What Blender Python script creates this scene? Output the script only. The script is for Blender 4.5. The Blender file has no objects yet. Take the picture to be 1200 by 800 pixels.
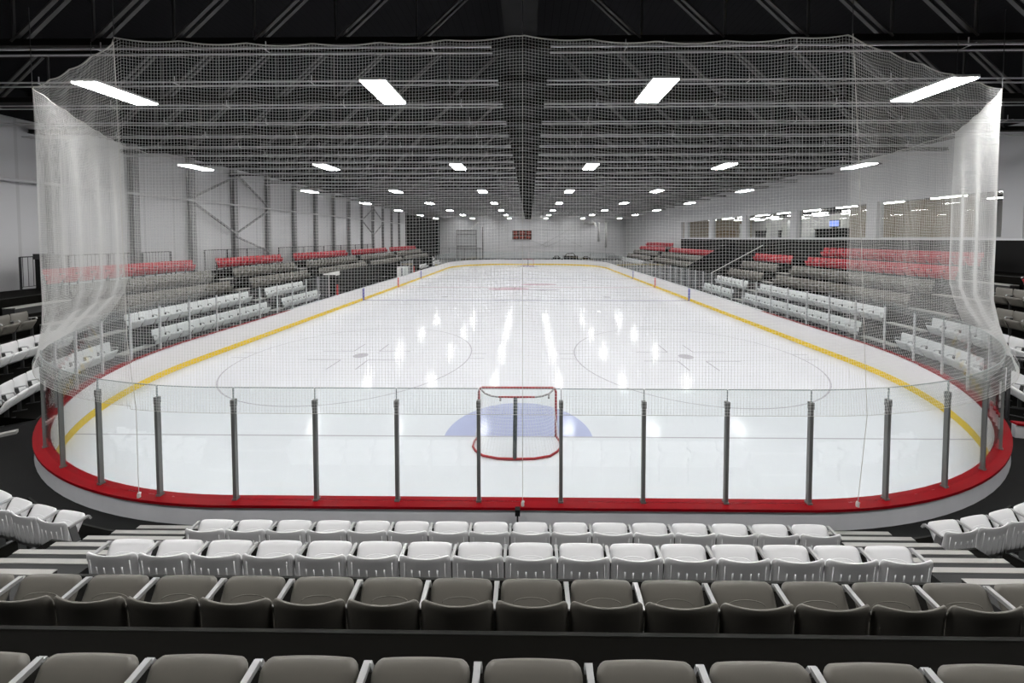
import bpy, math, random
from math import sin, cos, pi, radians, sqrt, atan2, degrees
from mathutils import Vector, Matrix
random.seed(7)
C = bpy.context.scene.collection
SC = bpy.context.scene

# ------------------------------------------------------------ camera, world, exposure
cam_d = bpy.data.cameras.new('camera'); cam = bpy.data.objects.new('camera', cam_d); C.objects.link(cam)
cam_d.sensor_width = 36; cam_d.sensor_fit = 'HORIZONTAL'
cam_d.lens = 423.24 / 1200 * 36
cam_d.shift_x = -0.01262; cam_d.shift_y = -0.0894
cam_d.clip_start = 0.05; cam_d.clip_end = 300
CAMZ = 4.886
cam.location = (0, 0, CAMZ); cam.rotation_euler = (pi/2 - 0.0322, 0, 0.0109)
SC.camera = cam
w = bpy.data.worlds.new('world'); SC.world = w; w.use_nodes = True
w.node_tree.nodes['Background'].inputs[0].default_value = (0.6, 0.62, 0.65, 1)
w.node_tree.nodes['Background'].inputs[1].default_value = 0.02
SC.view_settings.view_transform = 'Standard'; SC.view_settings.look = 'None'
SC.view_settings.gamma = 1; SC.view_settings.exposure = 0.0
SC.view_settings.use_curve_mapping = False
try:
    SC.cycles.use_denoising = True
    SC.cycles.transparent_max_bounces = 24
    SC.cycles.max_bounces = 8; SC.cycles.diffuse_bounces = 5; SC.cycles.glossy_bounces = 4
    SC.cycles.sample_clamp_indirect = 6
    SC.cycles.use_light_tree = True
except Exception: pass
LAMP_POWER = 98.0

# ------------------------------------------------------------ materials
def mat(name, col, rough=0.6, metal=0.0, noise=0.0, nscale=8.0, bump=0.0, bscale=40.0, spec=0.5):
    m = bpy.data.materials.new(name); m.use_nodes = True
    nt = m.node_tree; b = nt.nodes['Principled BSDF']
    b.inputs['Base Color'].default_value = (*col, 1); b.inputs['Roughness'].default_value = rough
    b.inputs['Metallic'].default_value = metal; b.inputs['Specular IOR Level'].default_value = spec
    tc = nt.nodes.new('ShaderNodeTexCoord')
    if noise:
        n = nt.nodes.new('ShaderNodeTexNoise'); n.inputs['Scale'].default_value = nscale; n.inputs['Detail'].default_value = 4
        nt.links.new(tc.outputs['Object'], n.inputs['Vector'])
        r = nt.nodes.new('ShaderNodeMapRange'); r.inputs['To Min'].default_value = 1-noise; r.inputs['To Max'].default_value = 1+noise
        nt.links.new(n.outputs['Fac'], r.inputs['Value'])
        mx = nt.nodes.new('ShaderNodeVectorMath'); mx.operation = 'SCALE'; mx.inputs[0].default_value = col
        nt.links.new(r.outputs['Result'], mx.inputs['Scale']); nt.links.new(mx.outputs['Vector'], b.inputs['Base Color'])
    if bump:
        n2 = nt.nodes.new('ShaderNodeTexNoise'); n2.inputs['Scale'].default_value = bscale
        nt.links.new(tc.outputs['Object'], n2.inputs['Vector'])
        bp = nt.nodes.new('ShaderNodeBump'); bp.inputs['Strength'].default_value = bump; bp.inputs['Distance'].default_value = 0.01
        nt.links.new(n2.outputs['Fac'], bp.inputs['Height']); nt.links.new(bp.outputs['Normal'], b.inputs['Normal'])
    return m
def panel_mat(name, col, axis, pitch, depth=0.12, rough=0.55, spec=0.2):
    """ribbed / seamed cladding: narrow seams every pitch metres along axis"""
    m = mat(name, col, rough, spec=spec); nt = m.node_tree; b = nt.nodes['Principled BSDF']
    tc = nt.nodes.new('ShaderNodeTexCoord'); sp = nt.nodes.new('ShaderNodeSeparateXYZ')
    nt.links.new(tc.outputs['Object'], sp.inputs[0])
    a = nt.nodes.new('ShaderNodeMath'); a.operation = 'DIVIDE'; a.inputs[1].default_value = pitch
    nt.links.new(sp.outputs['XYZ'.index(axis)], a.inputs[0])
    f = nt.nodes.new('ShaderNodeMath'); f.operation = 'FRACT'; nt.links.new(a.outputs[0], f.inputs[0])
    g = nt.nodes.new('ShaderNodeMath'); g.operation = 'LESS_THAN'; g.inputs[1].default_value = 0.06
    nt.links.new(f.outputs[0], g.inputs[0])
    mx = nt.nodes.new('ShaderNodeMix'); mx.data_type = 'RGBA'
    mx.inputs[6].default_value = (*col, 1); mx.inputs[7].default_value = (*[c*(1-depth*2.5) for c in col], 1)
    nt.links.new(g.outputs[0], mx.inputs[0]); nt.links.new(mx.outputs[2], b.inputs['Base Color'])
    return m
def emis(name, col, s):
    m = bpy.data.materials.new(name); m.use_nodes = True; nt = m.node_tree
    nt.nodes.remove(nt.nodes['Principled BSDF']); e = nt.nodes.new('ShaderNodeEmission')
    e.inputs[0].default_value = (*col, 1); e.inputs[1].default_value = s
    nt.links.new(e.outputs[0], nt.nodes['Material Output'].inputs[0]); return m
def glass_mat(name, tint, ior=1.45, rough=0.01):
    m = bpy.data.materials.new(name); m.use_nodes = True; nt = m.node_tree
    nt.nodes.remove(nt.nodes['Principled BSDF'])
    t = nt.nodes.new('ShaderNodeBsdfTransparent'); t.inputs[0].default_value = (*tint, 1)
    g = nt.nodes.new('ShaderNodeBsdfGlossy'); g.inputs['Roughness'].default_value = rough
    # Schlick reflectance from the angle to the pane, the same on both of its faces
    ge = nt.nodes.new('ShaderNodeNewGeometry'); dt = nt.nodes.new('ShaderNodeVectorMath'); dt.operation = 'DOT_PRODUCT'
    nt.links.new(ge.outputs['Incoming'], dt.inputs[0]); nt.links.new(ge.outputs['Normal'], dt.inputs[1])
    def mth(op, a, v=None, rev=False):
        q = nt.nodes.new('ShaderNodeMath'); q.operation = op
        nt.links.new(a, q.inputs[1 if rev else 0])
        if v is not None: q.inputs[0 if rev else 1].default_value = v
        return q.outputs[0]
    r0 = ((ior-1)/(ior+1))**2
    c_ = mth('POWER', mth('SUBTRACT', mth('ABSOLUTE', dt.outputs['Value']), 1.0, True), 5.0)
    fac = mth('ADD', mth('MULTIPLY', c_, 1-r0), r0)
    mx = nt.nodes.new('ShaderNodeMixShader')
    nt.links.new(fac, mx.inputs[0]); nt.links.new(t.outputs[0], mx.inputs[1]); nt.links.new(g.outputs[0], mx.inputs[2])
    nt.links.new(mx.outputs[0], nt.nodes['Material Output'].inputs[0]); return m
def cloth_mat(name, col, trans):
    m = bpy.data.materials.new(name); m.use_nodes = True; nt = m.node_tree
    nt.nodes.remove(nt.nodes['Principled BSDF'])
    d = nt.nodes.new('ShaderNodeBsdfDiffuse'); d.inputs[0].default_value = (*col, 1)
    t = nt.nodes.new('ShaderNodeBsdfTranslucent'); t.inputs[0].default_value = (*col, 1)
    mx = nt.nodes.new('ShaderNodeMixShader'); mx.inputs[0].default_value = trans
    nt.links.new(d.outputs[0], mx.inputs[1]); nt.links.new(t.outputs[0], mx.inputs[2])
    nt.links.new(mx.outputs[0], nt.nodes['Material Output'].inputs[0]); return m

M = dict(
    ice=mat('ice', (0.80, 0.81, 0.85), 0.12, noise=0.03, nscale=0.35, bump=0.02, bscale=1.5, spec=0.022),
    mark=mat('mark_grey', (0.52, 0.51, 0.56), 0.12, spec=0.022),
    mark_blue=mat('mark_blue', (0.38, 0.38, 0.50), 0.12, spec=0.022),
    mark_red=mat('mark_red', (0.58, 0.42, 0.47), 0.12, spec=0.022),
    mark_pink=mat('mark_pink', (0.62, 0.46, 0.52), 0.12, spec=0.022),
    crease=mat('crease_blue', (0.50, 0.53, 0.74), 0.12, noise=0.05, nscale=3, spec=0.05),
    board=mat('board_white', (0.80, 0.79, 0.80), 0.3, noise=0.03, nscale=1.5),
    board_out=mat('board_outer', (0.80, 0.80, 0.83), 0.45, noise=0.10, nscale=2.5),
    yellow=mat('kick_yellow', (0.85, 0.60, 0.02), 0.35),
    red=mat('cap_red', (0.27, 0.001, 0.006), 0.4, spec=0.10, noise=0.08, nscale=3),
    cap_grey=mat('cap_grey', (0.7, 0.7, 0.72), 0.35),
    paint_blue=mat('paint_blue', (0.05, 0.05, 0.35), 0.4), paint_red=mat('paint_red', (0.6, 0.04, 0.04), 0.4),
    glass=glass_mat('shield_glass', (0.955, 0.975, 0.972)),
    glass_edge=mat('glass_edge', (0.25, 0.30, 0.30), 0.3),
    window_glass=glass_mat('window_glass', (0.85, 0.87, 0.87), 1.5),
    alu=mat('post_aluminium', (0.20, 0.205, 0.20), 0.38, metal=0.35, noise=0.08, nscale=6),
    alu_light=mat('post_light', (0.55, 0.56, 0.57), 0.35, metal=0.4),
    net=cloth_mat('net_nylon', (0.85, 0.85, 0.84), 0.5),
    goalnet=cloth_mat('goal_net_cord', (0.9, 0.9, 0.9), 0.4),
    rope=cloth_mat('rope', (0.7, 0.69, 0.66), 0.3),
    white_seat=mat('white_seat_plastic', (0.82, 0.815, 0.82), 0.42, noise=0.03, nscale=6),
    grey_seat=mat('grey_seat_plastic', (0.16, 0.15, 0.13), 0.45, noise=0.06, nscale=6),
    red_seat=mat('red_seat_plastic', (0.45, 0.015, 0.03), 0.45, noise=0.06, nscale=6),
    arm=mat('arm_silver', (0.42, 0.42, 0.42), 0.4, metal=0.3), arm_dim=mat('support_metal', (0.16, 0.16, 0.16), 0.5, metal=0.2),
    bracket=mat('bracket_dark', (0.04, 0.04, 0.04), 0.5),
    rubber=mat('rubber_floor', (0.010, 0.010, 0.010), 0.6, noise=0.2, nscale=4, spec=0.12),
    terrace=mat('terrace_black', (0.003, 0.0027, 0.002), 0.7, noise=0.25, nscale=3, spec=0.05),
    nosing=mat('nosing_strip', (0.035, 0.035, 0.033), 0.5, spec=0.1),
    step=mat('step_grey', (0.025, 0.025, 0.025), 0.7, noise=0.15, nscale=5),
    step_edge=mat('step_edge', (0.42, 0.41, 0.39), 0.6, noise=0.06, nscale=5),
    black=mat('black_panel', (0.010, 0.010, 0.010), 0.6, spec=0.15),
    dark_wall=mat('dark_wall', (0.012, 0.012, 0.0125), 0.8, spec=0.1),
    rail=mat('rail_black', (0.03, 0.03, 0.032), 0.45),
    wall=panel_mat('wall_cladding', (0.56, 0.56, 0.575), 'Y', 1.525, 0.06),
    wall_far=panel_mat('far_wall_cladding', (0.78, 0.78, 0.80), 'X', 3.2, 0.05),
    wall_plain=mat('wall_plain', (0.55, 0.555, 0.57), 0.7, noise=0.03, nscale=0.5),
    steel=mat('steel_grey', (0.24, 0.24, 0.245), 0.5, noise=0.08, nscale=2),
    pipe=mat('pipe_light', (0.55, 0.55, 0.56), 0.4),
    deck=panel_mat('roof_deck', (0.010, 0.010, 0.011), 'X', 0.2, 0.25, 0.9, 0.05),
    truss=mat('truss_paint', (0.012, 0.011, 0.010), 0.6, spec=0.1), web=mat('web_paint', (0.07, 0.068, 0.066), 0.5, spec=0.3),
    bar=mat('roof_bar', (0.58, 0.58, 0.59), 0.4),
    duct=mat('duct_dark', (0.010, 0.010, 0.010), 0.7, spec=0.08),
    housing=mat('lamp_housing', (0.5, 0.5, 0.5), 0.4),
    lamp=emis('lamp_diffuser', (1.0, 0.995, 0.98), LAMP_POWER),
    lobby_lamp=emis('lobby_lamp', (1.0, 0.96, 0.9), 30.0),
    screen=emis('screen_blue', (0.35, 0.45, 1.0), 1.6),
    score=mat('score_panel', (0.05, 0.025, 0.02), 0.5), led=emis('led_red', (0.9, 0.12, 0.06), 0.6),
    wood=panel_mat('wood_slats', (0.30, 0.23, 0.15), 'Y', 0.3, 0.2),
    lobby_wall=mat('lobby_wall', (0.7, 0.7, 0.72), 0.7), lobby_floor=mat('lobby_floor', (0.2, 0.2, 0.2), 0.5),
    goal_red=mat('goal_red', (0.36, 0.015, 0.02), 0.35, noise=0.35, nscale=14),
    goal_grey=mat('goal_grey', (0.32, 0.30, 0.30), 0.5, noise=0.2, nscale=10), goal_pad=mat('goal_pad', (0.07, 0.08, 0.085), 0.8, noise=1.0, nscale=45),
    clear=mat('clear_white', (0.8, 0.8, 0.78), 0.4), greenpad=mat('green_grey', (0.3, 0.34, 0.32), 0.6),
)

# ------------------------------------------------------------ mesh helpers
class MB:
    def __init__(s): s.v = []; s.f = []; s.m = []; s.mi = 0
    def add(s, vs, fs):
        o = len(s.v); s.v += [tuple(p) for p in vs]; s.f += [tuple(i+o for i in q) for q in fs]; s.m += [s.mi]*len(fs)
    def box(s, x0, x1, y0, y1, z0, z1):
        s.add([(x0,y0,z0),(x1,y0,z0),(x1,y1,z0),(x0,y1,z0),(x0,y0,z1),(x1,y0,z1),(x1,y1,z1),(x0,y1,z1)],
              [(0,3,2,1),(4,5,6,7),(0,1,5,4),(1,2,6,5),(2,3,7,6),(3,0,4,7)])
    def bar(s, a, b, w, h=None, up=(0,0,1)):
        """box of section w x h from a to b"""
        h = w if h is None else h
        a = Vector(a); b = Vector(b); d = (b-a).normalized(); u = Vector(up)
        if abs(d.dot(u)) > 0.99: u = Vector((0,1,0))
        sx = d.cross(u).normalized(); sz = sx.cross(d).normalized()
        q = [sx*(i*w/2)+sz*(j*h/2) for i, j in ((-1,-1),(1,-1),(1,1),(-1,1))]
        s.add([a+k for k in q]+[b+k for k in q], [(0,3,2,1),(4,5,6,7),(0,1,5,4),(1,2,6,5),(2,3,7,6),(3,0,4,7)])
    def tube(s, pts, r, n=8, close=False):
        pts = [Vector(p) for p in pts]; L = len(pts); o = []; fs = []
        for i, p in enumerate(pts):
            if close: d = pts[(i+1) % L]-pts[i-1]
            else: d = pts[min(i+1, L-1)]-pts[max(i-1, 0)]
            d.normalize(); u = Vector((0,0,1)) if abs(d.z) < 0.9 else Vector((1,0,0))
            a = d.cross(u).normalized(); b = a.cross(d)
            for k in range(n):
                t = 2*pi*k/n; o.append(p+a*(cos(t)*r)+b*(sin(t)*r))
        for i in range(L if close else L-1):
            j = (i+1) % L
            for k in range(n):
                k2 = (k+1) % n; fs.append((i*n+k, i*n+k2, j*n+k2, j*n+k))
        if not close: fs += [tuple(range(n-1,-1,-1)), tuple((L-1)*n+k for k in range(n))]
        s.add(o, fs)
    def sweep(s, prof, path, close_prof=True, caps=True):
        """prof: list of (off,z); path: function list of callables off->(x,y)"""
        n = len(prof); o = []; fs = []
        for P in path:
            for off, z in prof:
                x, y = P(off); o.append((x, y, z))
        L = len(path)
        for i in range(L-1):
            for k in range(n if close_prof else n-1):
                k2 = (k+1) % n; fs.append((i*n+k, i*n+k2, (i+1)*n+k2, (i+1)*n+k))
        if caps and close_prof: fs += [tuple(range(n-1,-1,-1)), tuple((L-1)*n+k for k in range(n))]
        s.add(o, fs)
    def mesh(s, name, mats, smooth=False):
        me = bpy.data.meshes.new(name); me.from_pydata(s.v, [], s.f)
        for m_ in (mats if isinstance(mats, (list, tuple)) else [mats]): me.materials.append(m_)
        if any(s.m): me.polygons.foreach_set('material_index', s.m)
        if smooth: me.polygons.foreach_set('use_smooth', [True]*len(me.polygons))
        me.update(); return me
    def build(s, name, mats, parent=None, smooth=False):
        o = bpy.data.objects.new(name, s.mesh(name, mats, smooth)); C.objects.link(o)
        if parent is not None: o.parent = parent
        return o
def tag(o, label, cat, group=None, kind=None):
    o['label'] = label; o['category'] = cat
    if group: o['group'] = group
    if kind: o['kind'] = kind
    return o
def empty(name, loc=(0,0,0), rz=0):
    o = bpy.data.objects.new(name, None); C.objects.link(o); o.location = loc; o.rotation_euler = (0,0,rz); o.empty_display_size = 0.1
    return o
def struct(o): o['kind'] = 'structure'; return o
ONES = ['', 'first','second','third','fourth','fifth','sixth','seventh','eighth','ninth','tenth','eleventh','twelfth','thirteenth','fourteenth',
        'fifteenth','sixteenth','seventeenth','eighteenth','nineteenth']
def ordw(n):
    if n < 20: return ONES[n]
    t = {2:'twent',3:'thirt',4:'fort',5:'fift',6:'sixt',7:'sevent',8:'eight',9:'ninet'}[(n//10) % 10] if n < 100 else None
    if t is None: return 'hundred-and-' + (ordw(n-100) if n > 100 else 'zeroth')
    return t+'ieth' if n % 10 == 0 else t+'y-'+ONES[n % 10]

# ------------------------------------------------------------ rink path
Xc, Y0, W, R = -0.26, 5.33, 12.8, 8.53
YF = 66.3; F = W-R; ARC = R*pi/2; SIDE = YF-Y0-2*R
S_SIDE0 = F+ARC; S_FAR0 = S_SIDE0+SIDE; S_END = S_FAR0+ARC+F
G = 8.74
def P(s, off=0.0):
    """point at signed length s along the inner board face from the near end's middle (right positive), pushed outward by off"""
    sg = 1 if s >= 0 else -1; a = abs(s)
    if a <= F: return (Xc+s, Y0-off)
    if a <= S_SIDE0:
        t = (a-F)/R; return (Xc+sg*(F+(R+off)*sin(t)), Y0+R-(R+off)*cos(t))
    if a <= S_FAR0: return (Xc+sg*(W+off), Y0+R+(a-S_SIDE0))
    if a <= S_FAR0+ARC:
        t = (a-S_FAR0)/R; return (Xc+sg*(F+(R+off)*cos(t)), YF-R+(R+off)*sin(t))
    return (Xc+sg*max(F-(a-S_FAR0-ARC), 0), YF+off)
def ang(s):
    """rotation about z that turns local +y (towards the ice)"""
    sg = 1 if s >= 0 else -1; a = abs(s)
    if a <= F: return 0.0
    if a <= S_SIDE0: return sg*(a-F)/R
    if a <= S_FAR0: return sg*pi/2
    return sg*(pi/2+min((a-S_FAR0)/R, pi/2))
def s_phi(deg): return F+R*radians(deg)
def s_y(y): return S_SIDE0+(y-Y0-R)
def samples(s0, s1):
    out = [s0]
    n = max(2, int(abs(s1-s0)/0.35))
    for i in range(1, n+1): out.append(s0+(s1-s0)*i/n)
    # straight runs need few samples, keep only where it bends
    keep = []
    for i, s in enumerate(out):
        a = abs(s); bend = F-0.4 < a < S_SIDE0+0.4 or S_FAR0-0.4 < a
        if i in (0, len(out)-1) or bend or i % 12 == 0: keep.append(s)
    return keep
def path(s0, s1): return [(lambda off, s=s: P(s, off)) for s in samples(s0, s1)]
FLOOR = 0.65; CAP = 0.97

# ------------------------------------------------------------ ice
ring = [P(s) for s in samples(-S_END, S_END)][:-1]
b = MB(); n = len(ring)
b.add([(x, y, 0) for x, y in ring]+[(x, y, -0.1) for x, y in ring], [tuple(range(n)), tuple(range(2*n-1, n-1, -1))]+[(i, n+i, n+(i+1) % n, (i+1) % n) for i in range(n)])
ice = tag(b.build('ice_sheet', M['ice']), 'white glossy ice sheet with faded lines and circles', 'ice')
def flat(name, polys, m, z=0.003):
    b = MB()
    for q in polys: b.add([(x, y, z) for x, y in q], [tuple(range(len(q)))])
    return b.build(name, m, ice)
def ringstrip(cx, cy, r, wd, a0=0, a1=2*pi, n=96):
    out = []
    for i in range(n):
        t0 = a0+(a1-a0)*i/n; t1 = a0+(a1-a0)*(i+1)/n
        out.append([(cx+(r-wd/2)*cos(t0), cy+(r-wd/2)*sin(t0)), (cx+(r+wd/2)*cos(t0), cy+(r+wd/2)*sin(t0)),
                    (cx+(r+wd/2)*cos(t1), cy+(r+wd/2)*sin(t1)), (cx+(r-wd/2)*cos(t1), cy+(r-wd/2)*sin(t1))])
    return out
def rect(x0, x1, y0, y1): return [(x0, y0), (x1, y0), (x1, y1), (x0, y1)]
def halfw(y):  # half width of the ice at depth y
    d = min(y-Y0, YF-y)
    return W if d >= R else F+sqrt(max(R*R-(R-d)**2, 0))
GF = G+54.25
for gy, sgn in ((G, 1), (GF, -1)):
    flat('goal_line', [rect(Xc-halfw(gy)+.02, Xc+halfw(gy)-.02, gy-.025, gy+.025)], M['mark'], 0.004)
    pts = [(Xc+1.83*cos(t), gy+sgn*1.83*sin(t)) for t in [pi*i/32 for i in range(33)]]
    flat('goal_crease', [pts if sgn > 0 else pts[::-1]], M['crease'], 0.003)
flat('blue_line', [rect(Xc-W+.02, Xc+W-.02, G+19.36, G+19.66)], M['mark_blue'])
flat('blue_line', [rect(Xc-W+.02, Xc+W-.02, G+34.55, G+34.85)], M['mark_blue'])
flat('centre_line', [rect(Xc-W+.02, Xc+W-.02, G+26.95, G+27.25)], M['mark_red'])
flat('centre_circle', ringstrip(Xc, G+27.1, 4.57, .05), M['mark'], 0.004)
for q in ((-1.7, -1.2, 2.0, .85), (1.3, 2.2, 1.9, .75), (1.6, -1.8, 1.6, .45)):
    flat('centre_emblem', [[(Xc+q[0]+q[2]*cos(t), G+27.1+q[1]*1.0+q[3]*sin(t)) for t in [2*pi*i/40 for i in range(40)]]], M['mark_pink'] if q[3] > .5 else M['mark'], 0.005)
for cyy in (G+6.1, GF-6.1):
    for sx in (-1, 1):
        cx = Xc+sx*6.75
        flat('faceoff_circle', ringstrip(cx, cyy, 4.57, .05), M['mark'])
        flat('faceoff_spot', [[(cx+.3*cos(t), cyy+.3*sin(t)) for t in [2*pi*i/24 for i in range(24)]]], M['mark'])
        hs = []
        for qx in (-1, 1):
            for qy in (-1, 1):
                hs.append(rect(*sorted((cx+qx*.55, cx+qx*1.9)), cyy+qy*.56-.03, cyy+qy*.56+.03))
                hs.append(rect(cx+qx*.55-.03, cx+qx*.55+.03, *sorted((cyy+qy*.56, cyy+qy*1.6))))
        for e in (-1, 1):
            for yy in (-.3, .3): hs.append(rect(*sorted((cx+e*4.6, cx+e*5.2)), cyy+yy-.025, cyy+yy+.025))
        for h_ in hs: flat('hash_mark', [h_], M['mark'])
for y in (G+21.2, G+33.0):
    for sx in (-1, 1): flat('faceoff_spot', [[(Xc+sx*6.75+.3*cos(t), y+.3*sin(t)) for t in [2*pi*i/24 for i in range(24)]]], M['mark'])

# ------------------------------------------------------------ boards
bd = tag(empty('dasher_boards'), 'white dasher boards with yellow kick strip and red cap rail ringing the ice', 'boards')
def ringsweep(name, prof, m, s0=-S_END+.001, s1=S_END-.001, parent=bd):
    b = MB(); b.sweep(prof, path(s0, s1)); return b.build(name, m, parent)
ringsweep('board_facing', [(0, .20), (.03, .20), (.03, CAP-.04), (0, CAP-.04)], M['board'])
ringsweep('kick_plate', [(-.012, -.01), (.03, -.01), (.03, .20), (-.012, .20)], M['yellow'])
ringsweep('outer_facing', [(.14, .3), (.205, .3), (.17, CAP-.04), (.14, CAP-.04)], M['board_out'])
SR = s_y(19.5)
SC1 = s_phi(72)
ringsweep('cap_rail', [(-.015, CAP-.04), (.20, CAP-.04), (.20, CAP), (-.015, CAP)], M['red'], -SC1, SC1)
for sg in (-1, 1):
    ringsweep('cap_rail', [(-.008, CAP-.018), (.13, CAP-.018), (.13, CAP), (-.008, CAP)], M['red'], sg*SC1, sg*SR)
for sg in (-1, 1):
    ringsweep('cap_rail', [(-.01, CAP-.04), (.20, CAP-.04), (.20, CAP), (-.01, CAP)], M['cap_grey'], sg*SR, sg*(S_END-.001))
    for dy, m in ((19.5, 'paint_blue'), (27.1, 'paint_red'), (34.7, 'paint_blue')):
        s = sg*s_y(G+dy)
        ringsweep('painted_mark', [(-.02, 0.0), (.0, 0.0), (.0, CAP-.02), (-.02, CAP-.02)], M[m], s-.15, s+.15)

# ------------------------------------------------------------ shields: posts and panes
GO = 0.07; PT, GT = 2.49, 2.665
SP = 1.2192
def post_group(s):
    sg = 'left' if s < 0 else 'right'
    if abs(s) < F+2.2: return 'end'
    return sg
bench_gap = lambda s: (s < 0 and s_y(24.6) < -s < s_y(36.4)) or (s < 0 and s_y(41) < -s < s_y(50))
ks = []
k = 0; s = -5.36
while s > -S_END+0.6: s -= SP
while s < S_END: ks.append(s); s += SP
pm = MB(); pm.box(-.025, .025, -.026, .026, 0, PT-CAP-.05); me_post = pm.mesh('post_body', M['alu'])
pm = MB(); pm.box(-.029, .029, -.03, .03, PT-CAP-.10, PT-CAP); me_cap = pm.mesh('post_cap', M['alu'])
pm = MB(); pm.box(-.024, .024, -.022, .022, 0, PT-CAP); me_thin = pm.mesh('thin_post', M['alu_light'])
pm = MB(); pm.box(-.036, .036, -.036, .036, 0, .025); me_foot = pm.mesh('post_foot', M['alu'])
near_n = {'left': 0, 'right': 0, 'end': 0}
def zone(s, n):
    a = abs(s); sd = 'left' if s < 0 else 'right'
    if a < F+1.4: return 'along the near end, %s from its left end' % ordw(n), 'near end'
    if a < S_SIDE0: return 'round the near %s corner, %s from the near end' % (sd, ordw(n)), 'near %s corner' % sd
    if a < S_FAR0: return 'along the %s side, %s from the near corner' % (sd, ordw(n)), '%s side' % sd
    return 'round the far end on the %s, %s from the side' % (sd, ordw(n)), 'far end on the %s' % sd
def zkey(s):
    a = abs(s); sd = s < 0
    return (sd, 0) if False else ('e' if a < F+1.4 else ('c', sd) if a < S_SIDE0 else ('s', sd) if a < S_FAR0 else ('f', sd))
from collections import defaultdict
def numbered(lst):
    """number items zone by zone, outward from the near end (near end itself left to right)"""
    z = defaultdict(list)
    for s in lst: z[zkey(s)].append(s)
    out = {}
    for kx, L in z.items():
        L.sort(key=(lambda q: q) if kx == 'e' else abs)
        for i, s in enumerate(L): out[s] = zone(s, i+1)
    return out
nums = numbered([s for s in ks if not bench_gap(s)])
for s, (txt, zn) in nums.items():
    x, y = P(s, GO); near = abs(s) < s_phi(48)
    if near:
        t = empty('shield_post', (x, y, CAP), ang(s))
        for me in (me_post, me_cap, me_foot):
            o = bpy.data.objects.new(me.name, me); C.objects.link(o); o.parent = t
        tag(t, 'grey metal shield post ' + txt, 'post', 'shield posts, ' + zn)
    else:
        t = bpy.data.objects.new('shield_post', me_thin); C.objects.link(t); t.location = (x, y, CAP); t.rotation_euler = (0, 0, ang(s))
        tag(t, 'thin pale shield post ' + txt, 'post', 'shield posts, ' + zn)
mids = {}
for a, c in zip(ks, ks[1:]):
    m_ = (a+c)/2
    if bench_gap(a) or bench_gap(c): continue
    mids[m_] = (a, c)
gn = numbered(list(mids))
for m_, (txt, zn) in gn.items():
    a, c = mids[m_]; a += .012; c -= .012
    ss = [a+(c-a)*i/6 for i in range(7)]
    x, y = P(m_, GO)
    loc = lambda P_: (P_[0]-x, P_[1]-y)
    zt = GT if abs(m_) < S_SIDE0+1 else 2.42
    b = MB(); pp = [(lambda off, s=s: loc(P(s, off))) for s in ss]
    b.sweep([(GO-.006, CAP), (GO+.006, CAP), (GO+.006, zt), (GO-.006, zt)], pp)
    b2 = MB(); b2.sweep([(GO-.007, zt-.001), (GO+.007, zt-.001), (GO+.007, zt+.007), (GO-.007, zt+.007)], pp)
    o = b.build('glass_pane', M['glass']); o.location = (x, y, 0)
    e = b2.build('pane_edge', M['glass_edge'], o)
    if abs(m_) < S_SIDE0+1:
        b3 = MB(); q = loc(P(c+.012, GO)); b3.box(q[0]-.004, q[0]+.004, q[1]-.01, q[1]+.01, PT, zt)
        b3.build('pane_joint', M['glass_edge'], o)
    tag(o, 'clear shield pane ' + txt, 'glass pane', 'shield panes, ' + zn)

# ------------------------------------------------------------ protective net
top_poly = [(-12.55, 14.2), (-12.3, 10.9), (-9.25, 6.72), (-5.93, 5.19), (-0.09, 5.19), (4.52, 5.19), (8.9, 6.98), (11.25, 9.75), (12.2, 14.0)]
segl = [math.dist(a, c) for a, c in zip(top_poly, top_poly[1:])]; TL = sum(segl)
PITCH = 0.0445; DENSE = 2.1
hang = [0]
for l in segl: hang.append(hang[-1]+l)
ZT = 7.70; ZB = 2.36
s_bot = [-(S_SIDE0+.3), -s_phi(66), -s_phi(33), -5.7, .17, 4.8, s_phi(34), s_phi(62), S_SIDE0+.15]
def net_top(u):
    for i, l in enumerate(segl):
        if u <= hang[i+1]+1e-9 or i == len(segl)-1: break
    t = min(max((u-hang[i])/l, 0), 1)
    a, c = top_poly[i], top_poly[i+1]
    sag = 0.10*4*t*(1-t)*(1 if i in (3, 4) else 0.5)
    # small scallops between ties
    sag += 0.035*abs(sin(pi*t*l/0.95))
    sb = s_bot[i]+(s_bot[i+1]-s_bot[i])*t
    return a[0]+(c[0]-a[0])*t, a[1]+(c[1]-a[1])*t, ZT-sag+(0.05 if i in (3, 4) else 0), sb, i, t
def net_pt(u, v, cache={}):
    key = round(u, 4)
    if key not in cache: cache[key] = net_top(u)
    x, y, zt, sb, i, t = cache[key]
    bx, by = P(sb, .16 if i < 3 else .235)
    z = zt+(ZB-zt)*v
    k_ = v if i in (3, 4) else (min(1, max(0, (v-.78)/.2))**1.5 if i < 3 else min(1, max(0, (v-.72)/.26))**1.5)
    wv = 0.035*sin(u*5.1+v*2)*sin(pi*v) if i in (3, 4) else 0.05*sin(u*5.0+1.5*sin(v*3))*(1-v)*v*2
    nx = (bx-x)*k_+x; ny = (by-y)*k_+y
    a = ang(sb); return (nx+wv*sin(a)*1.0, ny-wv*cos(a)*(0.5 if i in (3, 4) else 1), z)
b = MB(); rr = 0.00155
NV = int((ZT-ZB)/PITCH)
us = []
for i, l in enumerate(segl):
    n_ = int(l/PITCH*(DENSE if i in (1, 6) else 1))
    us += [hang[i]+l*q/n_ for q in range(n_)]
us.append(TL)
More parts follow.
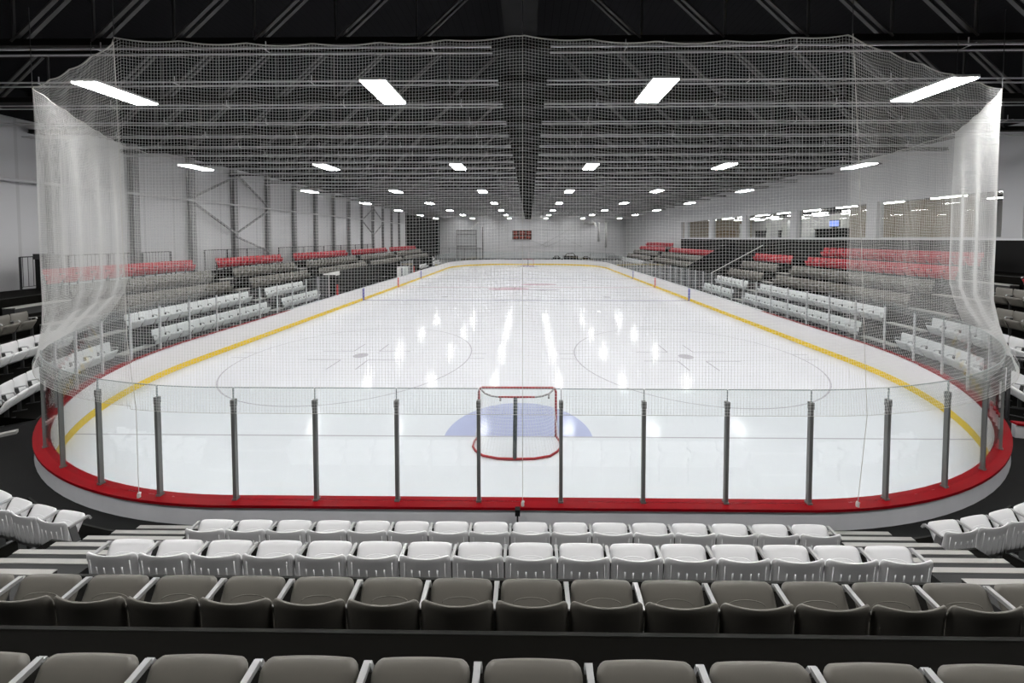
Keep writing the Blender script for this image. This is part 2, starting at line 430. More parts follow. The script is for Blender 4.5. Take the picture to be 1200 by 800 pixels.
def strand(pts, r):
    o = []; fs = []
    L = len(pts)
    for i, p in enumerate(pts):
        q = pts[min(i+1, L-1)]; q0 = pts[max(i-1, 0)]
        d = Vector(q)-Vector(q0); d.normalize()
        up = Vector((0, 0, 1)) if abs(d.z) < .8 else Vector((0, 1, 0))
        a = d.cross(up).normalized(); c = a.cross(d)
        for k in range(3):
            t = 2*pi*k/3; o.append(Vector(p)+a*(cos(t)*r)+c*(sin(t)*r))
    for i in range(L-1):
        for k in range(3): fs.append((i*3+k, i*3+(k+1) % 3, (i+1)*3+(k+1) % 3, (i+1)*3+k))
    b.add(o, fs)
for u in us:
    strand([net_pt(u, j/12) for j in range(13)], rr)
for j in range(NV+1):
    v = j/NV; strand([net_pt(TL*i/300, v) for i in range(301)], rr)
net = tag(empty('safety_net'), 'fine white safety netting hung round the near end of the rink', 'net')
b.build('net_mesh', M['net'], net)
b = MB(); b.tube([net_pt(TL*i/500, 0) for i in range(501)], .009, 5); b.build('top_rope', M['rope'], net)
b = MB(); b.tube([net_pt(TL*i/300, 1) for i in range(301)], .0035, 4); b.build('hem_cord', M['rope'], net)
for i in range(len(top_poly)):
    pt = net_pt(hang[i], 0)
    b = MB(); b.tube([pt, (pt[0], pt[1], 9.15)], .006, 5); b.build('hanging_chain', M['rail'], net)
for i, sb in ((3, -5.62), (4, .17), (5, 5.05)):
    pts = [net_pt(hang[i], v/10) for v in range(11)]
    x, y = P(sb, .16)
    pts = [(p_[0]+(x-p_[0])*v/10*1.0, p_[1]-.01, p_[2]) for v, p_ in enumerate(pts)]+[(x, y, CAP+.02)]
    b = MB(); b.tube(pts, .004, 5); b.build('tie_cord', M['rope'], net)
    b = MB(); b.tube([(x, y, CAP), (x, y, CAP+.02), (x, y, CAP+.045), (x+.01, y, CAP+.07)], .022, 8); b.build('cord_anchor', M['clear'], net)

# ------------------------------------------------------------ floor, walls, roof
XL, XR = -19.7, 19.7; YN, YE = -6.0, 76.0
b = MB(); inner = [(s_, P(s_, .19)) for s_ in samples(-S_END+.001, S_END-.001)]
def outp(s_):
    x, y = P(s_, .19); a = ang(s_); d = (sin(a), -cos(a)); ts = []
    if d[0] > 1e-6: ts.append((XR-x)/d[0])
    if d[0] < -1e-6: ts.append((XL-x)/d[0])
    if d[1] > 1e-6: ts.append((YE-y)/d[1])
    if d[1] < -1e-6: ts.append((YN-y)/d[1])
    t = min(ts); return (x+d[0]*t, y+d[1]*t)
vs = []
for s_, p_ in inner: vs += [(*p_, FLOOR), (*outp(s_), FLOOR)]
b.add(vs, [(2*i, 2*i+2, 2*i+3, 2*i+1) for i in range(len(inner)-1)])
struct(b.build('floor', M['rubber']))
def wallbox(name, m, *a):
    b = MB(); b.box(*a); return struct(b.build(name, m))
wallbox('wall_left', M['wall'], XL-.2, XL, YN, 57.5, 0.4, 9.5)
wallbox('wall_left', M['dark_wall'], XL-.2, XL, 57.5, YE, 0.4, 9.5)
wallbox('wall_front', M['dark_wall'], XL, XR, YN-.2, YN, 0.4, 10.6)
wallbox('wall_back', M['wall_far'], XL+.9, XR, YE, YE+.2, 0.4, 10.6)
wallbox('wall_left', M['dark_wall'], XL-.2, XL+.1, YN, YE, 9.5, 10.7)
wallbox('wall_right', M['dark_wall'], XR-.1, XR+.2, YN, YE, 9.5, 10.7)
wallbox('ceiling', M['deck'], XL-.2, XR+.2, YN-.2, YE+.2, 10.6, 10.8)
# right wall: white band over openings, black below, piers
wallbox('wall_right', M['wall_plain'], XR, XR+.3, YN, YE, 6.95, 9.5)
wallbox('wall_right', M['black'], XR, XR+.3, YN, 47, 0.4, 4.80)
wallbox('wall_right', M['wall_plain'], XR, XR+.3, 47, YE, 0.4, 6.95)
wallbox('trim_1', M['cap_grey'], XR-.08, XR+.3, YN, 47, 4.80, 4.88)
piers = [2.6, 8.75, 14.93, 21.0, 27.1, 33.3, 39.4, 45.6]
for y in piers: wallbox('wall_right', M['wall_plain'], XR-.05, XR+.35, y-.32, y+.32, 4.88, 6.95)
for i, (a, c) in enumerate(zip(piers, piers[1:])):
    b = MB(); yy0, yy1 = a+.32, c-.32
    fr = MB()
    for z0, z1 in ((4.88, 4.94), (6.89, 6.95)): fr.box(XR+.1, XR+.18, yy0, yy1, z0, z1)
    for y_ in (yy0+.03, yy1-.03): fr.box(XR+.1, XR+.18, y_-.03, y_+.03, 4.88, 6.95)
    f = struct(fr.build('window_%d' % (i+1), M['wall_plain']))
    b.box(XR+.13, XR+.14, yy0+.06, yy1-.06, 4.94, 6.89); b.build('glass_pane', M['window_glass'], f)
# steel on the left wall
for i in range(18):
    y = 17.73+3.05*(i-5)
    b = MB(); b.box(XL+.02, XL+.05, y-.14, y+.14, FLOOR, 9.5); b.box(XL+.05, XL+.27, y-.02, y+.02, FLOOR, 9.5); b.box(XL+.27, XL+.30, y-.14, y+.14, FLOOR, 9.5)
    tag(b.build('wall_column', M['steel']), 'grey steel column on the white left wall, %s from the near end' % ordw(i+1), 'column', 'steel columns on the left wall')
b = MB(); b.tube([(XL+.38, YN+.2, 7.08), (XL+.38, 55, 7.08)], .06, 8)
tag(b.build('wall_pipe', M['pipe']), 'pale pipe running the length of the left wall', 'pipe')
for nm, pts in (('near bay', [((20.8, 6.9), (23.7, 5.2)), ((20.8, 7.3), (23.7, 8.9)), ((23.8, 9.2), (26.7, 7.2)), ((26.7, 6.9), (23.9, 5.3)), ((23.7, 5.0), (26.7, 3.9))]),
                ('far bay', [((41.9, 7.0), (44.9, 8.6)), ((41.9, 6.9), (44.9, 5.3)), ((44.9, 8.6), (48, 7)), ((44.9, 5.3), (48, 6.9))])):
    b = MB()
    for a, c in pts: b.bar((XL+.34, a[0], a[1]), (XL+.34, c[0], c[1]), .10, .10)
    tag(b.build('cross_brace', M['steel']), 'grey diagonal steel bracing on the left wall, %s' % nm, 'brace')

# roof trusses and bars
def truss(y, i):
    t = empty('roof_truss', (0, y, 0))
    b = MB()
    for dy in (-.06, .06): b.box(XL+.05, XR-.05, dy-.02, dy+.02, 9.02, 9.16)
    b.box(XL+.05, XR-.05, -.11, .11, 9.0, 9.03)
    b.build('bottom_chord', M['truss'], t)
    b = MB(); b.box(XL+.05, XR-.05, -.09, .09, 10.42, 10.56); b.build('top_chord', M['truss'], t)
    for sg in (-1, 1):
        b = MB(); x = 0.9
        while x < 18.4:
            for dy in (-.07, .07): b.bar((sg*x, dy, 10.42), (sg*(x+1.45), dy, 9.1), .035, .07, (0, 1, 0))
            b.bar((sg*(x+1.5), 0, 10.42), (sg*(x+1.5), 0, 9.1), .04)
            x += 1.75
        b.build('web', M['web'], t)
    tag(t, 'dark open web roof truss spanning the hall, %s from the near end' % ordw(i+1), 'truss', 'roof trusses')
for i in range(21): truss(7.85+3.17*i-3.17*1, i)
for j in range(42):
    y = 7.63+1.585*j
    b = MB()
    for sg in (-1, 1):
        x0, x1 = sorted((Xc+.1+sg*.60, sg*19.55))
        for dy in (-.12, .12): b.box(x0, x1, dy-.015, dy+.015, 8.785, 8.815)
        x = 2.0
        while x < 19: b.box(*sorted((sg*x, sg*(x+.02))), -.135, .135, 8.815, 8.83); b.box(*sorted((sg*x, sg*(x+.012))), -.008, .008, 8.83, 9.0); x += 3.5
    t = empty('roof_bar', (0, y, 0)); b.build('rail_pair', M['bar'], t)
    b = MB(); b.box(Xc+.1-.60, Xc+.1+.60, -.16, .16, 8.74, 8.92); b.build('coupling', M['duct'], t)
    tag(t, 'pale twin roof bar across the hall, %s from the near end' % ordw(j+1), 'roof bar', 'twin roof bars')
b = MB(); b.box(Xc+.1-.32, Xc+.1+.32, 5.0, 74.5, 8.93, 9.0+.4)
tag(b.build('ridge_duct', M['duct']), 'dark duct running down the middle of the roof', 'duct')
b = MB(); b.tube([(-15.2, 7.2, 9.3), (-13.4, 4.8, 9.3)], .06, 8)
# ------------------------------------------------------------ lamps
def lamp_meshes():
    a = MB(); a.box(-.26, .26, -.61, .61, .0, .05); a.box(-.06, .06, -.5, .5, .05, .10)
    l = MB(); l.box(-.245, -.02, -.59, .59, -.02, .0)
    r = MB(); r.box(.02, .245, -.59, .59, -.02, .0)
    wi = MB(); wi.tube([(0, -.45, .1), (0, -.45, .85)], .005, 4)
    w2 = MB(); w2.tube([(0, .45, .1), (0, .45, .85)], .005, 4)
    return a.mesh('housing', M['housing']), l.mesh('light_strip', M['lamp']), r.mesh('light_strip', M['lamp']), wi.mesh('hanging_wire', M['rail']), w2.mesh('hanging_wire', M['rail'])
LM = lamp_meshes()
rows_y = [1.7, 7.72, 15.7, 23.9, 32.0, 40.1, 48.2, 56.3]  # first row is added out of frame to brighten the near seats
for i, y in enumerate(rows_y):
    for j, kx in enumerate((-5, -3, -1, 1, 3, 5)):
        t = empty('ceiling_lamp', (-.2+2.86*kx, y, 7.97))
        for me in LM:
            o = bpy.data.objects.new(me.name, me); C.objects.link(o); o.parent = t
        tag(t, 'bright twin strip lamp, %s, %s from the left wall' % ('row over the near seats' if i == 0 else '%s row over the ice' % ordw(i), ordw(j+1)), 'lamp', 'lamps in %s' % ('the added row over the near seats' if i == 0 else '%s row over the ice' % ordw(i)))

sk = MB(); sk.box(-.30, -.27, -.64, .64, -.22, .05); sk.box(.27, .30, -.64, .64, -.22, .05); sk.box(-.27, .27, -.64, -.61, -.22, .05); sk.box(-.27, .27, .61, .64, -.22, .05)
me_skirt = sk.mesh('shade', M['duct'])
for i, y in enumerate((64.9, 72.6)):  # added lamps that brighten the far end, shades hide them from the camera
    for j, kx in enumerate((-5, -3, -1, 1, 3, 5)):
        t = empty('ceiling_lamp', (-.2+2.86*kx, y, 9.95))
        for me in LM[:3]+(me_skirt,):
            o = bpy.data.objects.new(me.name, me); C.objects.link(o); o.parent = t
        tag(t, 'added lamp tucked above the far roof bars, %s row, %s from the left' % (('nearer', 'last')[i], ordw(j+1)), 'lamp', 'added lamps between the far roof bars')

# ------------------------------------------------------------ terraces and seats
def bk(k): return 1.07+.97*k
def zplat(k): return 1.33+.57*k-.68
def edge(k): return (.42 if k == 0 else 1.20+.95*(k-1))   # rink-side edge of tread k
RISE = .57
def terrace(label, s0, s1, kmax, ex=0.0, kmin=0, back=None):
    t = empty('seating_terrace', (0, 0, 0))
    prof = []
    prof.append((edge(kmin)+ex, FLOOR+.002))
    for k in range(kmin, kmax+1):
        prof.append((edge(k)+ex, zplat(k))); prof.append((edge(k+1)+ex if k < kmax or back is None else back, zplat(k)))
    prof.append((prof[-1][0], FLOOR+.002))
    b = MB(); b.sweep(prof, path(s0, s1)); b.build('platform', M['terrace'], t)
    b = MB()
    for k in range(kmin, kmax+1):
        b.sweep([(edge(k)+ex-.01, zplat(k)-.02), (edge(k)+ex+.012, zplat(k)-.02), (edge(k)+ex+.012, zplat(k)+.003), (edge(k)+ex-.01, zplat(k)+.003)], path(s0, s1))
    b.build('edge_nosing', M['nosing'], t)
    tag(t, label, 'grandstand'); return t
EX = .05
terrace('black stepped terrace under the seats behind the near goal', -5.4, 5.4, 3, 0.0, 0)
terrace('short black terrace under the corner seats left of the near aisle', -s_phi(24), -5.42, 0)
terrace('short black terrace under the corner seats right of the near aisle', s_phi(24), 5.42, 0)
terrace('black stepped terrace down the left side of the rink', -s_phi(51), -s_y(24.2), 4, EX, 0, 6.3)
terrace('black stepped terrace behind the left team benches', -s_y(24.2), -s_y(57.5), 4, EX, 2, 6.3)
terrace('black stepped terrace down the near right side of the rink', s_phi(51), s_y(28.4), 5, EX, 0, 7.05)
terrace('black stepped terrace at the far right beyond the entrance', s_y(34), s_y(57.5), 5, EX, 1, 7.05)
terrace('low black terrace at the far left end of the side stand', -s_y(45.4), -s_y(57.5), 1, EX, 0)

# one seat, local: +y to the rink, origin on the platform under the top of the backrest
def slab(hw, fn, nx=12, nz=10, t=.03, rc=.07, rw=.22):
    b = MB(); fv = []; bv = []
    for j in range(nz+1):
        w_ = sin(pi/2*j/nz)**.85 if nz > 5 else j/nz
        if w_ > 1-rw: q = (w_-(1-rw))/rw; sh = rc*(1-sqrt(max(0, 1-q*q*.98)))
        elif w_ < .12: q = (.12-w_)/.12; sh = .03*(1-sqrt(max(0, 1-q*q*.98)))
        else: sh = 0
        for i in range(nx+1):
            u_ = -1+2*i/nx
            ed = max(abs(u_), abs(2*w_-1)); th = t/2*(1-.75*ed**8)
            x, y, z, ny, nz_ = fn(u_*(hw-sh), u_, w_)
            fv.append((x, y+ny*th, z+nz_*th)); bv.append((x, y-ny*th, z-nz_*th))
    N = len(fv); fs = []; st = nx+1
    for j in range(nz):
        for i in range(nx):
            a = j*st+i; fs.append((a, a+st, a+st+1, a+1)); fs.append((N+a, N+a+1, N+a+st+1, N+a+st))
    per = [i for i in range(nx)]+[nx+j*st for j in range(nz)]+[nz*st+i for i in range(nx, 0, -1)]+[j*st for j in range(nz, 0, -1)]
    for a, c in zip(per, per[1:]+per[:1]): fs.append((a, c, N+c, N+a))
    b.add(fv+bv, fs); return b
BZ, PZ0, PZ1, PY0, PY1 = .68, .29, .635, .06, .215
def back_fn(x, u, w):
    y = .035*(1-w)**1.3+.030*u*u*(.4+.6*w)-.010*(w**8)*2
    return x, y, BZ-.44+.44*w-.012*(1-u*u)*w, .97, .24
def pan_fn(x, u, w):
    y = PY0+(PY1-PY0)*w-.003*u*u; return x, y, PZ0+(PZ1-PZ0)*w-.004*u*u*w, -.90, .43
def seat_meshes(m, hi, side=False):
    global BZ, PZ0, PZ1, PY0, PY1
    if side: BZ, PZ0, PZ1, PY0, PY1 = .81, .24, .545, .11, .27
    else: BZ, PZ0, PZ1, PY0, PY1 = .68, .29, .635, .06, .215
    PT_ = .08 if side else .055
    nx, nz = (14, 12) if hi else (6, 6)
    bb = slab(.243, back_fn, nx, nz, .034, .035, .10)
    if hi and m is M['white_seat']:
        for x in (-.12, -.045, .045, .12):   # ribs on the rear face
            bb.tube([(x, back_fn(x, x/.236, w_)[1]-.0135, back_fn(x, x/.236, w_)[2]) for w_ in (.1, .35, .6, .72)], .0085, 6)
        for sx in (-1, 1): bb.tube([(sx*.19, back_fn(0, .8, w_)[1]-.0155, back_fn(0, .8, w_)[2]) for w_ in (.1, .4, .86)], .004, 5)
        bb.tube([(x_*.19/1.0, back_fn(0, x_*.8, .86)[1]-.011, back_fn(0, x_*.8, .86)[2]) for x_ in (-1, -.5, 0, .5, 1)], .004, 5)
    back = bb.mesh('backrest', m, True)
    pp = slab(.218, pan_fn, nx, nz, PT_, .05, .13)
    if hi:
        pts = [(.13*cos(t), pan_fn(0, 0, .66+.09*sin(t))[1]-.025, .011+PZ0+(PZ1-PZ0)*(.66+.09*sin(t))) for t in [pi*i/10 for i in range(11)]]
        pp.tube(pts, .0028, 5)
    pan = pp.mesh('seat', m, True)
    a = MB()
    a.bar((0, .035, .59), (0, .215, .605), .030, .026)
    a.bar((0, .215, .605), (0, .235, .555), .036, .02)
    arm = a.mesh('armrest', M['arm'])
    sgm = MB(); sgm.bar((0, .06, .60), (0, .10, .36), .018, .06); sgm.bar((0, .10, .38), (0, .10, .0), .026, .06); sgm.box(-.03, .03, .0, .22, 0, .015)
    sgm.box(-.05, .05, .045, .12, .33, .36)
    sup = sgm.mesh('support', M['bracket'] if side else M['arm_dim'])
    return back, pan, arm, sup
SM = {c: seat_meshes(M[c+'_seat'], True) for c in ('white', 'grey', 'red')}
SS = {c: seat_meshes(M[c+'_seat'], True, True) for c in ('white', 'grey', 'red')}
COL = ['white', 'white', 'grey', 'grey', 'red', 'red']
seats = []   # dict(x,y,z,rz,color,row label, idx, last)
ROWN = ['front', 'second', 'third', 'fourth', 'fifth', 'sixth']
def seat_run(s0, s1, k, ex, where, ref, pitch=.5, skip=None):
    """seats of row k between path lengths; spacing measured on the row's own line"""
    off = bk(k)+ex
    # walk along the row's own line
    L = 0; prev = P(s0, off); pts = [(0, s0)]; n = max(4, int(abs(s1-s0)/.05))
    for i in range(1, n+1):
        s_ = s0+(s1-s0)*i/n; q = P(s_, off); L += math.dist(prev, q); prev = q; pts.append((L, s_))
    cnt = int(L/pitch+.3); st = (L-cnt*pitch)/2
    for i in range(cnt):
        d = st+pitch*(i+.5); j = next(j for j, p_ in enumerate(pts) if p_[0] >= d); s_ = pts[j][1]
        if j: a0, a1 = pts[j-1], pts[j]; s_ = a0[1]+(a1[1]-a0[1])*(d-a0[0])/max(a1[0]-a0[0], 1e-6)
        x, y = P(s_, off)
        seats.append(dict(x=x, y=y, z=zplat(k), rz=ang(s_), c=COL[k], k=k, where=where, ref=ref, side=ex > 0, i=i+1, last=(i == cnt-1), rev=(s1 < s0)))
def s_x(x): return x-Xc
for k in range(4):
    lim = [(-4.23, 3.77), (-4.23, 3.77), (-4.23, 3.77), (-3.23, 2.77)][k]
    seat_run(s_x(lim[0]), s_x(lim[1]), k, 0, 'behind the near goal', 'its left end')
seat_run(-s_phi(7.6), -s_phi(7.6+3.0*5), 0, 0, 'left corner beyond the near aisle', 'the aisle')
seat_run(s_phi(6.2), s_phi(6.2+3.0*5), 0, 0, 'right corner beyond the near aisle', 'the aisle')
for sg, sd in ((-1, 'left'), (1, 'right')):
    for k in range(5 if sg < 0 else 6):
        seat_run(sg*s_phi(77 if sg < 0 else 86), sg*s_phi(51), k, EX, 'near %s corner' % sd, 'the corner aisle')
LB = [(13.3, 19.3), (20.4, 26.2), (27.3, 35.5), (36.5, 45.4), (46.4, 57.0)]
RB = [(14.9, 22.8), (24.0, 28.2), (34.2, 45.0), (46.2, 57.0)]
BN = ['first', 'second', 'third', 'fourth', 'fifth']
for bi, (a, c) in enumerate(LB):
    for k in range(5):
        a_, c_ = a, c
        if k < 2:
            if bi == 1: c_ = 23.9
            elif bi in (2, 3): continue
        seat_run(-s_y(a_), -s_y(c_), k, EX, '%s block of left side stand' % BN[bi], 'its near end')
for bi, (a, c) in enumerate(RB):
    for k in range(6):
        if k < 1 and bi == 2: continue
        if k < 2 and bi == 2: continue
        if k == 5 and bi in (1, 2): continue
        if k == 0 and bi == 3: continue
        seat_run(s_y(a), s_y(c), k, EX, '%s block of right side stand' % BN[bi], 'its near end')
def inframe(q):
    x, y = q['x'], q['y']; return y > .3 and -1.56*y < x+.5 and x-.5 < 1.48*y
vis = [q for q in seats if inframe(q)]
vis.sort(key=lambda q: math.hypot(q['x'], q['y']))
near, rest = vis[:298], vis[298:]
def inst(me, par, loc=(0, 0, 0)):
    o = bpy.data.objects.new(me.name, me); C.objects.link(o); o.parent = par; o.location = loc; return o
for q in near:
    t = empty('stadium_seat', (q['x'], q['y'], q['z']), q['rz'])
    back, pan, arm, sup = (SS if q['side'] else SM)[q['c']]
    inst(back, t); inst(pan, t)
    hx = -.25
    inst(arm, t, (hx, 0, 0)); inst(sup, t, (hx, 0, 0))
    run_right_end = q['last'] if (not q['rev']) else q['i'] == 1
    if run_right_end: inst(arm, t, (.25, 0, 0)); inst(sup, t, (.25, 0, 0))
    tag(t, '%s folding seat, %s row, %s, %s from %s' % (q['c'], ROWN[q['k']], q['where'], ordw(q['i']), q['ref']), 'seat',
        '%s seats in the %s row, %s' % (q['c'], ROWN[q['k']], q['where']))
# the farther seats, past three hundred
b = MB()
BZ, PZ0, PZ1, PY0, PY1 = .81, .24, .545, .11, .27
lb = slab(.236, back_fn, 4, 4, .034, .06, .18); lp = slab(.218, pan_fn, 4, 4, .08, .065, .2)
for q in rest:
    ca, sa = cos(q['rz']), sin(q['rz']); b.mi = ('white', 'grey', 'red').index(q['c'])
    for src in (lb, lp): b.add([(q['x']+v[0]*ca-v[1]*sa, q['y']+v[0]*sa+v[1]*ca, q['z']+v[2]) for v in src.v], src.f)
    for zz in ((-.25-.015, -.25+.015),):
        vs = [(xx, yy, z_) for z_ in (0, .6) for xx, yy in ((zz[0], .05), (zz[1], .05), (zz[1], .12), (zz[0], .12))]
        b.mi = 3
        b.add([(q['x']+v[0]*ca-v[1]*sa, q['y']+v[0]*sa+v[1]*ca, q['z']+v[2]) for v in vs], [(0,3,2,1),(4,5,6,7),(0,1,5,4),(1,2,6,5),(2,3,7,6),(3,0,4,7)])
o = b.build('distant_seats', [M['white_seat'], M['grey_seat'], M['red_seat'], M['bracket']], None, True)
tag(o, 'distant rows of white, grey and red folding seats far down both side stands', 'seats', kind='stuff')

# ------------------------------------------------------------ aisle stairs
def stairs_front(x0, x1, label, n=8):
    t = empty('aisle_stairs', ((x0+x1)/2, 4.95, FLOOR)); cx = (x0+x1)/2
    for j in range(n):
        y1 = 4.95-.3*j-4.95; z = .80+.177*j-FLOOR
        b = MB(); b.box(x0-cx, x1-cx, y1-.31, y1, max(0.0, z-.3), z); st = b.build('step', M['step'], t)
        b = MB(); b.box(x0-cx, x1-cx, y1-.05, y1+.004, z, z+.006); b.build('tread_strip', M['step_edge'], st)
    tag(t, label, 'stairs')
stairs_front(-5.53, -4.30, 'grey aisle stairs left of the seats behind the goal')
stairs_front(3.84, 5.0, 'grey aisle stairs right of the seats behind the goal')
def stairs_ring(s0, s1, k0, k1, label):
    """one pale half-step plank per row, from path length s0 to s1"""
    x0, y0 = P((s0+s1)/2, .4)
    t = empty('aisle_stairs', (x0, y0, FLOOR))
    for k in range(k0, k1):
        e = edge(k+1)+EX; z = zplat(k)+.285-FLOOR
        pth = [(lambda off, s_=s_: (P(s_, off)[0]-x0, P(s_, off)[1]-y0)) for s_ in [s0+(s1-s0)*i/6 for i in range(7)]]
        b = MB(); b.sweep([(e-.34, z-.28), (e-.02, z-.28), (e-.02, z-.02), (e-.34, z-.02)], pth); st = b.build('step', M['step'], t)
        b = MB(); b.sweep([(e-.36, z-.045), (e-.02, z-.045), (e-.02, z), (e-.36, z)], pth); b.build('tread_plank', M['step_edge'], st)
    tag(t, label, 'stairs')
stairs_ring(-s_phi(78.4), -s_phi(86.0), 0, 4, 'pale plank aisle steps in the near left corner stand')
stairs_ring(s_phi(86.6), s_y(14.7), 0, 5, 'pale plank aisle steps in the near right corner stand')
for a, c, nm, k0 in ((19.4, 20.3, 'first', 0), (26.3, 27.2, 'second', 2), (35.6, 36.4, 'third', 2), (45.5, 46.3, 'fourth', 2)):
    stairs_ring(-s_y(a), -s_y(c), k0, 4, 'pale plank aisle steps in the left side stand, %s beyond the corner' % nm)
for a, c, nm, k0 in ((22.9, 23.9, 'first', 0), (45.1, 46.1, 'second', 2)):
    stairs_ring(s_y(a), s_y(c), k0, 4, 'pale plank aisle steps in the right side stand, %s beyond the corner' % nm)
# ------------------------------------------------------------ goals
def goal(y, face, label, cx):
    """face=+1: mouth opens to +y"""
    t = empty('hockey_goal', (cx, y, 0.004), 0 if face > 0 else pi)
    r = .03
    b = MB(); b.tube([(-.945, 0, 0), (-.945, 0, 1.12), (-.92, 0, 1.19), (-.86, 0, 1.22), (.86, 0, 1.22), (.92, 0, 1.19), (.945, 0, 1.12), (.945, 0, 0)], r, 10)
    b.build('front_frame', M['goal_red'], t, True)
    def arc(w, d, z, n=24, pw=.42):
        return [(-w*cos(pi*i/n)/abs(cos(pi*i/n))**(1-pw) if abs(cos(pi*i/n)) > 1e-6 else 0, -d*abs(sin(pi*i/n))**.62, z) for i in range(n+1)]
    base = [(-.945, 0, .03)]+[(-1.02+0*i, -.25-.12*i, .03) for i in range(3)]+[(-.93, -.66, .03), (-.75, -.83, .03), (-.4, -.93, .03), (0, -.95, .03), (.4, -.93, .03), (.75, -.83, .03), (.93, -.66, .03)]+[(1.02, -.25-.12*i, .03) for i in (2, 1, 0)]+[(.945, 0, .03)]
    top = [(-.88, 0, 1.21), (-.86, -.12, 1.21), (-.76, -.28, 1.20), (-.60, -.40, 1.19), (-.42, -.45, 1.19), (0, -.46, 1.19), (.42, -.45, 1.19), (.60, -.40, 1.19), (.76, -.28, 1.2), (.86, -.12, 1.21), (.88, 0, 1.21)]
    b = MB(); b.tube(base, .026, 8); b.build('base_rail', M['goal_red'], t, True)
    b = MB(); b.tube(top[:6], .02, 8); b.tube(top[5:], .02, 8); b.build('top_rail', M['goal_grey'], t, True)
    b = MB(); b.tube([(-.42, -.45, 1.192), (0, -.462, 1.192), (.42, -.45, 1.192)], .022, 8); b.build('top_rail_wrap', M['goal_red'], t, True)
    b = MB(); b.tube([(-.03, -.46, 1.18), (-.03, -.94, .03)], .046, 8); b.build('centre_post', M['goal_pad'], t, True)
    # net: cords over back and top
    b = MB()
    def interp(pl, u):
        Ls = [math.dist(a, c) for a, c in zip(pl, pl[1:])]; T = sum(Ls)*u
        for a, c, l in zip(pl, pl[1:], Ls):
            if T <= l+1e-9: return Vector(a).lerp(Vector(c), T/l)
            T -= l
        return Vector(pl[-1])
    for i in range(45):
        u = i/44; a = interp(top, u); c = interp(base, u); b.tube([a, a.lerp(c, .5)+Vector((0, .04, 0)), c], .0022, 3)
    for j in range(1, 18):
        v = j/18; b.tube([interp(top, u/30).lerp(interp(base, u/30), v)+Vector((0, .04*(1-abs(2*v-1)), 0)) for u in range(31)], .0022, 3)
    for i in range(1, 22):
        u = i/22; a = interp(top, .5*u); c = interp(top, 1-.5*u); b.tube([a, c], .0022, 3)
    for i in range(-9, 10): b.tube([(i*.09, 0, 1.21), (i*.09*.9, -.44+.0*abs(i), 1.2)], .0022, 3)
    b.build('goal_net', M['goalnet'], t)
    for sx in (-.38, .75):
        b = MB(); b.box(sx-.02, sx+.02, -.47 if sx < 0 else -.34, -.43 if sx < 0 else -.30, 1.10, 1.19); b.build('net_clip', M['goal_grey'], t)
    tag(t, label, 'goal')
goal(G, 1, 'red hockey goal seen from behind on the near goal line', -.28)
goal(GF, -1, 'small distant hockey goal at the far end of the ice', Xc+.1)

# ------------------------------------------------------------ team benches, far-left, and other side furniture
def bench(y0, y1, sg, label, zt0, sign=True):
    t = empty('team_bench', (*P(sg*s_y((y0+y1)/2), 0), FLOOR), 0)
    L = (y1-y0)/2
    X = lambda o_: sg*o_
    b = MB(); b.box(*sorted((X(1.75), X(1.85))), -L, L, 0, zt0-FLOOR)
    b.build('back_panel', M['black'], t)
    b = MB()
    for e in (-L, L-.08):
        b = MB(); b.box(*sorted((X(.25), X(1.85))), e, e+.08, 0, zt0-FLOOR); b.build('end_panel', M['black'], t)
    b = MB(); b.box(*sorted((X(1.2), X(1.6))), -L+.2, L-.2, .42, .47); b.box(*sorted((X(1.35), X(1.42))), -L+.3, L-.3, .0, .42); b.build('bench_seat', M['black'], t)
    if sg < 0:
        b = MB(); b.box(*sorted((X(.1), X(.16))), -L, -L+.09, .3, 1.05); b.build('door_post', M['paint_red'], t)
    if sign:
        b = MB(); b.box(*sorted((X(1.72), X(1.76))), -L+1.2, -L+3.4, zt0-FLOOR-.33, zt0-FLOOR-.02); b.build('sign', M['clear'], t)
    tag(t, label, 'team bench')
bench(24.6, 36.2, -1, 'black team bench box on the left with a blank white sign', 2.35)
bench(41.2, 49.8, -1, 'black team bench box farther along the left side', 2.35, False)
bench(29.5, 44.5, 1, 'low team bench box behind the right side boards', 1.5, False)
# officials bench between the boxes
for y, nm in ((37.3, 'nearer'), (39.6, 'farther')):
    t = empty('timekeeper_table', (Xc-W-1.0, y, FLOOR))
    b = MB(); b.box(-.7, .5, -.9, .9, 1.0, 1.06); b.build('table_top', M['clear'], t)
    for sx in (-.6, .4):
        for sy in (-.8, .8):
            b = MB(); b.box(sx-.03, sx+.03, sy-.03, sy+.03, 0, 1.0); b.build('leg', M['rail'], t)
    b = MB(); b.box(.42, .46, -.9, .9, .1, 1.0); b.build('front_panel', M['clear'], t)
    tag(t, 'white timekeeper table beside the left boards, the %s one' % nm, 'table')
